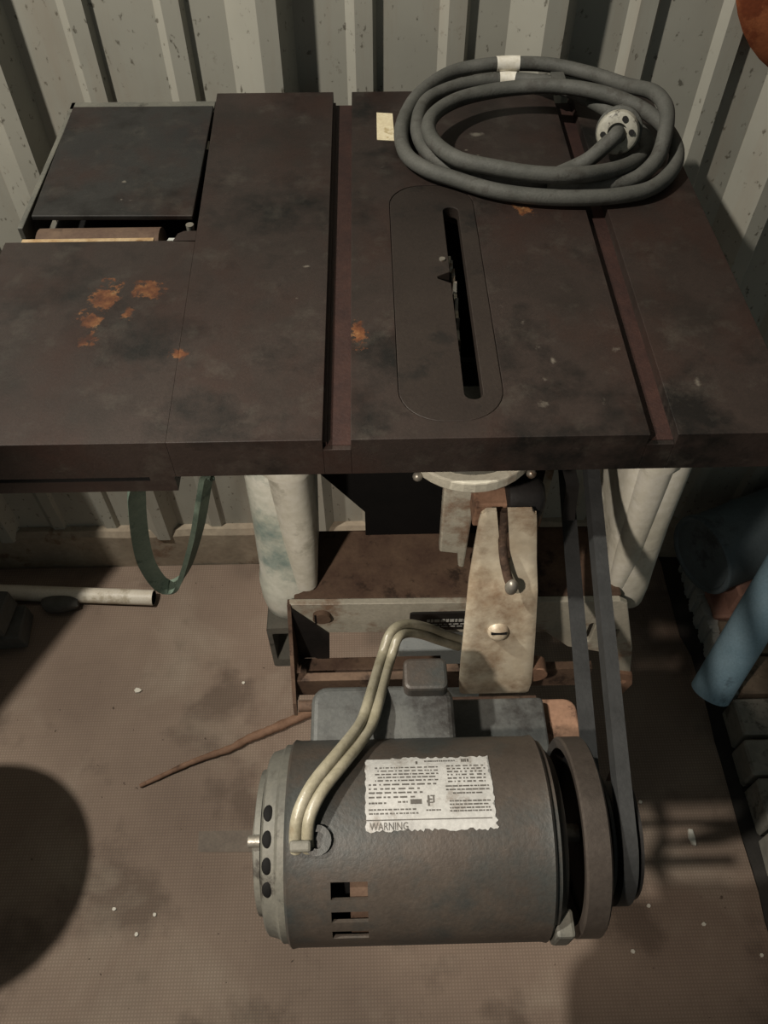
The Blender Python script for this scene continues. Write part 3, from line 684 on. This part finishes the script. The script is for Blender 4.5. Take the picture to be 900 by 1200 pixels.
bmesh.ops.transform(cl, matrix=Matrix.Translation(Vector(on_motor(-0.0557, 108.5, MR-0.002))) @ Matrix.Rotation(rad(18), 4, 'X'), verts=cl.verts)
obj('cable_entry', cl, M_BELL, mo, bevel=0.002)

# jointer belt hanging from the wing
hp = [(-0.2830,0.5820,0.9300),(-0.2830,0.5830,0.8300),(-0.2586,0.5850,0.7696),(-0.2721,0.5890,0.7129),(-0.2868,0.5930,0.6416),(-0.2956,0.5970,0.5712),(-0.2914,0.6010,0.5075),(-0.2771,0.6050,0.4898),(-0.2550,0.6090,0.5214),(-0.2245,0.6130,0.6033),(-0.2035,0.6170,0.6760),(-0.1938,0.6210,0.7108),(-0.1881,0.6250,0.7290),(-0.1841,0.6280,0.9300)]
hb = bmesh.new(); sweep(hb, smooth_path(hp, 6), [(-0.0078, -0.0028), (0.0078, -0.0028), (0.0060, 0.0028), (-0.0060, 0.0028)], up=(0.25, 0.3, 0.05)); hb.free()
hb = bmesh.new(); pth = smooth_path(hp, 6); P_, T_ = frames(pth); rings = []
for i, (p, t) in enumerate(zip(P_, T_)):
    f_ = i/(len(P_)-1); tw = rad(5 + 45*f_)
    wv = Vector((math.cos(tw), math.sin(tw)*0.9, 0)); wv = (wv - t*wv.dot(t))
    if wv.length < 0.25: wv = Vector((0, 1, 0)) - t*t.y
    yv = Vector((0, 1, 0)) - t*t.y; k_ = min(1, abs(t.x)*1.4); wv = (wv.normalized()*(1-k_) + yv.normalized()*k_).normalized(); nv = wv.cross(t).normalized()
    rings.append([hb.verts.new(p + wv*a + nv*b) for a, b in ((-0.0112, -0.003), (0.0112, -0.003), (0.009, 0.003), (-0.009, 0.003))])
for a, b in zip(rings, rings[1:]):
    for j in range(4): hb.faces.new((a[j], a[(j+1) % 4], b[(j+1) % 4], b[j]))
hb.faces.new(rings[0]); hb.faces.new(rings[-1])
obj('planer_belt', hb, M_GREENBELT, saw, smooth=30, label='dusty green belt loop hanging below the left wing')
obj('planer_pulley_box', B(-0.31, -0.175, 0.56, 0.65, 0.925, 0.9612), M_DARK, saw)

# ------------------------------------------------------------------ things on the saw table
tape = bmesh.new(); prism(tape, [(0.0115, 0.8325), (0.0300, 0.8300), (0.0295, 0.8880), (0.0120, 0.8905)], Z1+0.0001, Z1+0.0006)
tag(obj('masking_tape', tape, M_TAPE, org=(0.02, 0.86, Z1)), 'short strip of cream masking tape stuck on the dark saw table', 'tape')
crd = thing('power_cord', (0.17, 0.80, Z1), 'grey rubber power cord coiled on the saw table with its plug on top', 'power cord')
cpts = [(0.2447,0.7675,1.0388),(0.2405,0.7590,1.0395),(0.2310,0.7565,1.0310),(0.2189,0.7564,1.0180),(0.2016,0.7545,1.0095),(0.1673,0.7336,1.0095),(0.1382,0.7342,1.0095),(0.1067,0.7457,1.0095),(0.0756,0.7702,1.0095),(0.0584,0.8019,1.0095),(0.0542,0.8419,1.0095),(0.0640,0.8916,1.0095),(0.0893,0.9203,1.0095),(0.1242,0.9376,1.0100),(0.1618,0.9396,1.0120),(0.1964,0.9229,1.0160),(0.2240,0.8928,1.0200),(0.2454,0.8597,1.0220),(0.2658,0.8324,1.0200),(0.2826,0.8137,1.0150),(0.2854,0.7911,1.0125),(0.2725,0.7656,1.0140),(0.2428,0.7351,1.0200),(0.1995,0.7124,1.0275),(0.1587,0.7148,1.0275),(0.1200,0.7295,1.0265),(0.0894,0.7440,1.0265),(0.0689,0.7737,1.0262),(0.0632,0.8072,1.0262),(0.0728,0.8368,1.0262),(0.0951,0.8618,1.0262),(0.1245,0.8774,1.0265),(0.1613,0.8827,1.0290),(0.2004,0.8748,1.0340),(0.2416,0.8553,1.0365),(0.2774,0.8316,1.0335),(0.3035,0.8078,1.0240),(0.3118,0.7761,1.0140),(0.2986,0.7445,1.0095),(0.2712,0.7161,1.0095),(0.2360,0.7051,1.0095),(0.1981,0.7030,1.0095),(0.1586,0.7069,1.0095),(0.1206,0.7181,1.0095),(0.0836,0.7401,1.0095),(0.0585,0.7560,1.0105),(0.0411,0.7840,1.0095),(0.0364,0.8229,1.0095),(0.0425,0.8639,1.0095),(0.0610,0.9080,1.0130),(0.0960,0.9430,1.0180),(0.1364,0.9499,1.0230),(0.1738,0.9506,1.0240),(0.2100,0.9432,1.0250),(0.2485,0.9168,1.0270),(0.2763,0.8779,1.0330),(0.2950,0.8400,1.0430),(0.3010,0.8080,1.0420),(0.2960,0.7790,1.0320),(0.2840,0.7520,1.0190),(0.2620,0.7330,1.0110),(0.2360,0.7245,1.0096),(0.2050,0.7205,1.0096),(0.1750,0.7200,1.0096)]
cb = bmesh.new(); tube(cb, smooth_path(cpts, 7), 0.0076, 12, caps=True); obj('cord', cb, M_CORD, crd, smooth=60)
pc = Vector((0.2475, 0.7750, 1.036)); axd = Vector((-0.30, -0.80, 0.30)).normalized()
Rq = axd.to_track_quat('Z', 'Y').to_matrix().to_4x4()
def lathe_axis(prof, n=28):
    bm = bmesh.new(); rings = [[bm.verts.new((r_*math.cos(2*math.pi*k/n), r_*math.sin(2*math.pi*k/n), h)) for k in range(n)] for h, r_ in prof]
    for a, b in zip(rings, rings[1:]):
        for k in range(n): bm.faces.new((a[k], a[(k+1) % n], b[(k+1) % n], b[k]))
    bm.faces.new(rings[0]); bm.faces.new(rings[-1])
    bmesh.ops.transform(bm, matrix=Matrix.Translation(pc) @ Rq, verts=bm.verts); return bm
plug = obj('plug', lathe_axis([(-0.006, 0.0195), (0.006, 0.0205), (0.011, 0.0190), (0.013, 0.016), (0.013, 0.0095), (0.009, 0.0090)]), M_PLUG, crd, smooth=35, label='pale mottled round plug')
obj('plug_collar', lathe_axis([(-0.026, 0.0170), (-0.024, 0.0220), (-0.007, 0.0225), (-0.005, 0.0195)]), M_CORD, plug, smooth=35)
def clampscrew(dx, dy):
    bm = bmesh.new(); prism(bm, circ(dx, dy, 0.0028, 10), 0.011, 0.0145); bmesh.ops.transform(bm, matrix=Matrix.Translation(pc) @ Rq, verts=bm.verts); return bm
for dx, dy in ((0.013, 0.003), (-0.013, -0.003), (0.004, 0.0135)): obj('plug_screw', clampscrew(dx, dy), M_BLACKPL, plug)
pin = bmesh.new()
for dx, dy in ((0, 0.009), (-0.008, -0.006), (0.008, -0.006)): box(pin, dx-0.0026, dx+0.0026, dy-0.0009, dy+0.0009, -0.040, -0.024)
bmesh.ops.transform(pin, matrix=Matrix.Translation(pc) @ Rq, verts=pin.verts); obj('plug_pin', pin, M_STEEL, plug)
ct = bmesh.new(); tube(ct, smooth_path([(0.1480,0.9508,1.0235),(0.160,0.9513,1.0238),(0.1738,0.9506,1.0240)], 3), 0.0082, 12); obj('tape_wrap', ct, M_CHIP, crd, smooth=60, label='white tape wrapped on the cord')
ct = bmesh.new(); tube(ct, smooth_path([(0.1520,0.9402,1.0113),(0.1618,0.9396,1.0120),(0.1700,0.9370,1.0127)], 3), 0.0082, 12); obj('tape_wrap', ct, M_CHIP, crd, smooth=60, label='white tape wrapped on the cord')
ct = bmesh.new(); tube(ct, smooth_path([(0.1964,0.9229,1.0160),(0.2040,0.9155,1.0172),(0.2120,0.9065,1.0185)], 3), 0.0087, 12); box(ct, 0.204, 0.218, 0.905, 0.921, 1.018, 1.028); obj('tape_flap', ct, M_CORD, crd, smooth=40)

# ------------------------------------------------------------------ things on the floor
pp = thing('pipe', (-0.62, 0.905, 0), 'thin white plastic pipe lying on the floor along the wall, left of the saw', 'pipe')
pb = bmesh.new(); sweep(pb, [(-1.35, 1.015-0.075, 0.0165), (-0.451, 0.8815, 0.0165)], circ(0, 0, 0.0160, 20)); bmesh.ops.delete(pb, geom=[f for f in pb.faces if len(f.verts) > 4 and f.calc_center_median().x > -0.6], context='FACES')
obj('pipe_wall', pb, M_PVC, pp, smooth=60)
pb = bmesh.new(); sweep(pb, [(-0.500, 0.88473, 0.0165), (-0.451, 0.8815, 0.0165)], circ(0, 0, 0.0138, 20)); bmesh.ops.delete(pb, geom=[f for f in pb.faces if len(f.verts) > 4 and f.calc_center_median().x > -0.48], context='FACES')
obj('pipe_bore', pb, M_DARK, pp, smooth=60)
def rock(name, c, s, m, label, cat, seed):
    rnd = random.Random(seed); bm = bmesh.new(); bmesh.ops.create_icosphere(bm, subdivisions=3, radius=1)
    dirs = [Vector((rnd.gauss(0,1), rnd.gauss(0,1), rnd.gauss(0,1))).normalized() for _ in range(9)]; hs = [rnd.uniform(0.62, 0.9) for _ in dirs]
    for v in bm.verts:
        for d, h in zip(dirs, hs):
            e_ = v.co.dot(d)
            if e_ > h: v.co -= d*(e_-h)
        v.co = Vector((v.co.x*s[0], v.co.y*s[1], max(v.co.z*s[2], -s[2]*0.7)))
    zmin = min(v.co.z for v in bm.verts)
    bmesh.ops.translate(bm, vec=(c[0], c[1], c[2]-zmin), verts=bm.verts)
    return tag(obj(name, bm, m, org=c, smooth=30), label, cat)
rock('stone', (-0.640, 0.872, 0), (0.045, 0.020, 0.020), M_STONE, 'small dark grey stone lying against the thin white pipe', 'stone', 3)
def brick(bm, x0, x1, y0, y1, z0, z1, seed, rz=0):
    rnd = random.Random(seed); vs = box(bm, x0, x1, y0, y1, z0, z1)
    bmesh.ops.bevel(bm, geom=bm.edges[:], offset=0.004, segments=1, affect='EDGES')
    for v in bm.verts: v.co += Vector((rnd.uniform(-1, 1), rnd.uniform(-1, 1), rnd.uniform(-1, 1)))*0.0014
    if rz: bmesh.ops.transform(bm, matrix=rot_about(((x0+x1)/2, (y0+y1)/2, z0), Matrix.Rotation(rad(rz), 4, 'Z')), verts=bm.verts)
    return bm
bm = brick(bmesh.new(), -0.84, -0.690, 0.775, 0.850, 0.0006, 0.046, 5, 4); tag(obj('brick', bm, M_STONE, org=(-0.76, 0.81, 0)), 'dark dirty brick on the floor at the left, underneath another brick', 'brick')
bm = brick(bmesh.new(), -0.86, -0.712, 0.785, 0.862, 0.0480, 0.095, 6, -5); tag(obj('brick', bm, M_STONE, org=(-0.78, 0.82, 0.047)), 'dark dirty brick at the left lying on top of another brick', 'brick')
# rusty rod
rp = [(-0.4215,0.4990,0.0045),(-0.385,0.5160,0.0055),(-0.340,0.5370,0.0062),(-0.300,0.5520,0.0066),(-0.265,0.5640,0.0072),(-0.235,0.5810,0.0078),(-0.200,0.5950,0.0078),(-0.160,0.6130,0.0078),(-0.120,0.6300,0.0078),(-0.06,0.652,0.0078)]
pth = smooth_path(rp, 6); sc_ = [ (0.42 + 0.62*min(1, i/(len(pth)*0.75)))*random.uniform(0.9, 1.12) for i in range(len(pth))]
rb = bmesh.new(); sweep(rb, pth, circ(0, 0, 0.0088, 8), scale=sc_)
tag(obj('rusty_rod', rb, M_RUSTPALE, org=(-0.27, 0.565, 0), smooth=60), 'crooked rusty rod lying on the brown floor sheet', 'rod')
fs = bmesh.new(); prism(fs, [(-0.309,0.420),(-0.215,0.420),(-0.206,0.408),(-0.212,0.384),(-0.306,0.386)], 0.0002, 0.0009)
tag(obj('tape_strip', fs, mat('old_grey_tape', '#655a50', '#73675b', 40, 0.7), org=(-0.26, 0.40, 0)), 'faded grey tape strip stuck on the floor left of the motor', 'tape')
def chip(x, y, s, seed, label, group=None, name='chip', m=None, z=0.0):
    rnd = random.Random(seed); n = 6
    o_ = [(x + s[0]*math.cos(2*math.pi*k/n)*rnd.uniform(.7, 1.1), y + s[1]*math.sin(2*math.pi*k/n)*rnd.uniform(.7, 1.1)) for k in range(n)]
    bm = prism(bmesh.new(), o_, z+0.0003, z+0.0003+min(s)*0.8)
    return tag(obj(name, bm, m or M_CHIP, org=(x, y, z)), label, 'chip', group)
chip(0.5350, 0.3900, (0.0065, 0.0180), 1, 'long white chip on the floor beside the row of bricks', name='wood_chip')
chip(-0.455, 0.683, (0.007, 0.006), 2, 'white crumb on the floor left of the saw, near the tip of the rusty rod', name='crumb')
CH = [(0.397,0.330,'just below the motor drive wheel'),(0.438,0.285,'right of and below the drive wheel, second out from it'),(0.520,0.256,'between the drive wheel and the front brick'),
      (-0.432,0.300,'at the lower left, leftmost of three in a row'),(-0.390,0.262,'at the lower left, lowest of three in a row'),(-0.365,0.290,'at the lower left, nearest the motor'),
      (0.398,0.220,'under the lower right end of the motor'),(0.460,0.452,'on the floor right of the drive belt'),(0.60,0.21,'in the bottom right corner of the sheet'),(-0.255,0.695,'on the floor just left of the saw leg')]
for i, (x, y, lab) in enumerate(CH):
    chip(x, y, (0.0036, 0.0034), 20+i, 'tiny pale speck ' + lab, 'tiny pale specks scattered on the floor sheet', name='debris_speck')

# unseen bench and round seat added left to cast shadows on floor and wall
wb = thing('bench_blocker', (-1.25, 0.60, 0), 'unseen wooden bench added left of the saw to shade the floor at the left edge', 'bench_blocker')
WBM = mat('bench_timber', '#6b563f', '#85704f', 18, 0.7, stretch=(1, 8, 1))
obj('bench_top', PR([(-1.050, 0.090), (-0.640, 0.910), (-0.640, 0.925), (-1.9, 0.925), (-1.9, 0.090)], 0.80, 0.84), WBM, wb, bevel=0.003)
for lx, ly in ((-1.85, 0.15), (-1.85, 0.82), (-1.14, 0.15), (-1.02, 0.82)):
    obj('leg', B(lx-0.035, lx+0.035, ly-0.035, ly+0.035, 0, 0.80), WBM, wb, bevel=0.003)
sl_ = thing('stool_blocker', (-0.755, 0.352, 0), 'unseen round seat added left of the saw to cast a round shadow on the floor', 'stool_blocker')
obj('seat', PR(circ(-0.758, 0.356, 0.146, 40), 0.54, 0.575), WBM, sl_, bevel=0.006)
obj('column', PR(circ(-0.765, 0.352, 0.022, 20), 0.02, 0.54), M_STEEL, sl_, smooth=40)
obj('foot', PR(circ(-0.80, 0.352, 0.10, 30), 0.0, 0.02), M_STEEL, sl_, smooth=40)

# brick paving at the right
pav = thing('brick_paving', (0.80, 0.62, -0.006), 'rows of weathered grey bricks laid on the ground right of the brown floor sheet', 'paving')
rows = [(0.262, 0.316, 0.657), (0.323, 0.386, 0.648), (0.392, 0.470, 0.6495), (0.476, 0.540, 0.646), (0.547, 0.618, 0.650), (0.625, 0.700, 0.672), (0.707, 0.780, 0.668), (0.787, 0.862, 0.664), (0.868, 0.945, 0.670)]
brick_mesh_n = 0
for i, (y0, y1, xs) in enumerate(rows):
    x = xs; k = 0
    cuts = {2: [0.062, 0.22], 3: [0.20], 6: [0.10, 0.21], 7: [0.21], 1: [0.20], 5: [0.17]}.get(i, [0.21])
    while x < 1.25:
        L = cuts[k] if k < len(cuts) else 0.215
        bm = brick(bmesh.new(), x, x+L-0.008, y0, y1-0.001, -0.006, 0.062+random.uniform(-0.003, 0.003), 100+10*i+k)
        m = BRICKM[3] if i == 0 else (BRICKM[2] if (i == 7 and k == 0) else BRICKM[random.choice((0, 0, 1))])
        obj('brick', bm, m, pav); x += L; k += 1
for k, (x0, x1, y0, y1) in enumerate(((0.690, 0.895, 0.790, 0.862), (0.695, 0.90, 0.868, 0.944), (0.903, 1.10, 0.79, 0.862), (0.908, 1.10, 0.868, 0.944))):
    obj('brick', brick(bmesh.new(), x0, x1, y0, y1, 0.0665, 0.131, 300+k), BRICKM[(2, 0, 1, 0)[k]], pav)
mj = bmesh.new()
for i in range(40):
    y = 0.63 + 0.31*i/39; box(mj, 0.652+random.uniform(-0.005, 0.004), 0.672, y, y+0.0095, -0.006, 0.050+random.uniform(-0.004, 0.003))
tag(obj('mortar', mj, M_PALE, pav), kind='stuff', label='crumbling pale mortar along the brick edge')

bp = thing('pipe', (0.66, 0.61, 0), 'thick blue-grey plastic pipe leaning out over the bricks at the right', 'pipe')
A = Vector((0.607, 0.622, 0.072)); D = (Vector((0.690, 0.735, 0.30)) - A)
pb = bmesh.new(); pth = [A + D*t for t in (0, 0.25, 0.5, 1, 1.6, 2.2)]; sweep(pb, pth, circ(0, 0, 0.0360, 28)); bp_o = obj('pipe_wall', pb, M_BLUEPIPE, bp, smooth=60)
dr = thing('drum', (0.70, 0.86, 0.062), 'dark blue-grey drum lying on its side on top of the bricks below the wall', 'drum')
def drum():
    bm = bmesh.new(); n = 40; c = Vector((0.598, 0.828, 0.2115)); ax_ = Vector((0.93, 0.37, 0.0)).normalized(); s = Vector((0, 0, 1)) - ax_*ax_.z; s.normalize(); t = ax_.cross(s)
    prof = [(0.004, 0.064), (0.0, 0.068), (0.0, 0.0735), (0.004, 0.076), (0.012, 0.076), (0.018, 0.0735), (0.10, 0.0735), (0.11, 0.076), (0.12, 0.0735), (0.28, 0.0735), (0.29, 0.07)]
    rings = [[bm.verts.new(c + ax_*h + (s*math.cos(2*math.pi*k/n) + t*math.sin(2*math.pi*k/n))*r_) for k in range(n)] for h, r_ in prof]
    for a, b in zip(rings, rings[1:]):
        for k in range(n): bm.faces.new((a[k], a[(k+1) % n], b[(k+1) % n], b[k]))
    bm.faces.new(rings[0]); bm.faces.new(rings[-1]); return bm
obj('drum_body', drum(), M_DRUM, dr, smooth=30)

# rusty orange dish hung on the wall, top right corner
on = thing('dish', (0.56, 0.95, 1.05), 'rust orange round dish hanging on the wall in the top right corner', 'dish')
def dish():
    bm = bmesh.new(); n = 48; c = Vector((0.542, 0.960, 1.150)); rings = []
    for h, r_ in ((0.0, 0.155), (-0.006, 0.158), (-0.012, 0.153), (-0.022, 0.128), (-0.028, 0.09), (-0.030, 0.04), (-0.030, 0.005)):
        rings.append([bm.verts.new(c + Vector((r_*math.cos(2*math.pi*k/n), h, r_*math.sin(2*math.pi*k/n)))) for k in range(n)])
    for a, b in zip(rings, rings[1:]):
        for k in range(n): bm.faces.new((a[k], a[(k+1) % n], b[(k+1) % n], b[k]))
    bm.faces.new(rings[0]); bm.faces.new(rings[-1]); return bm
obj('dish_body', dish(), M_ORANGE, on, smooth=40)
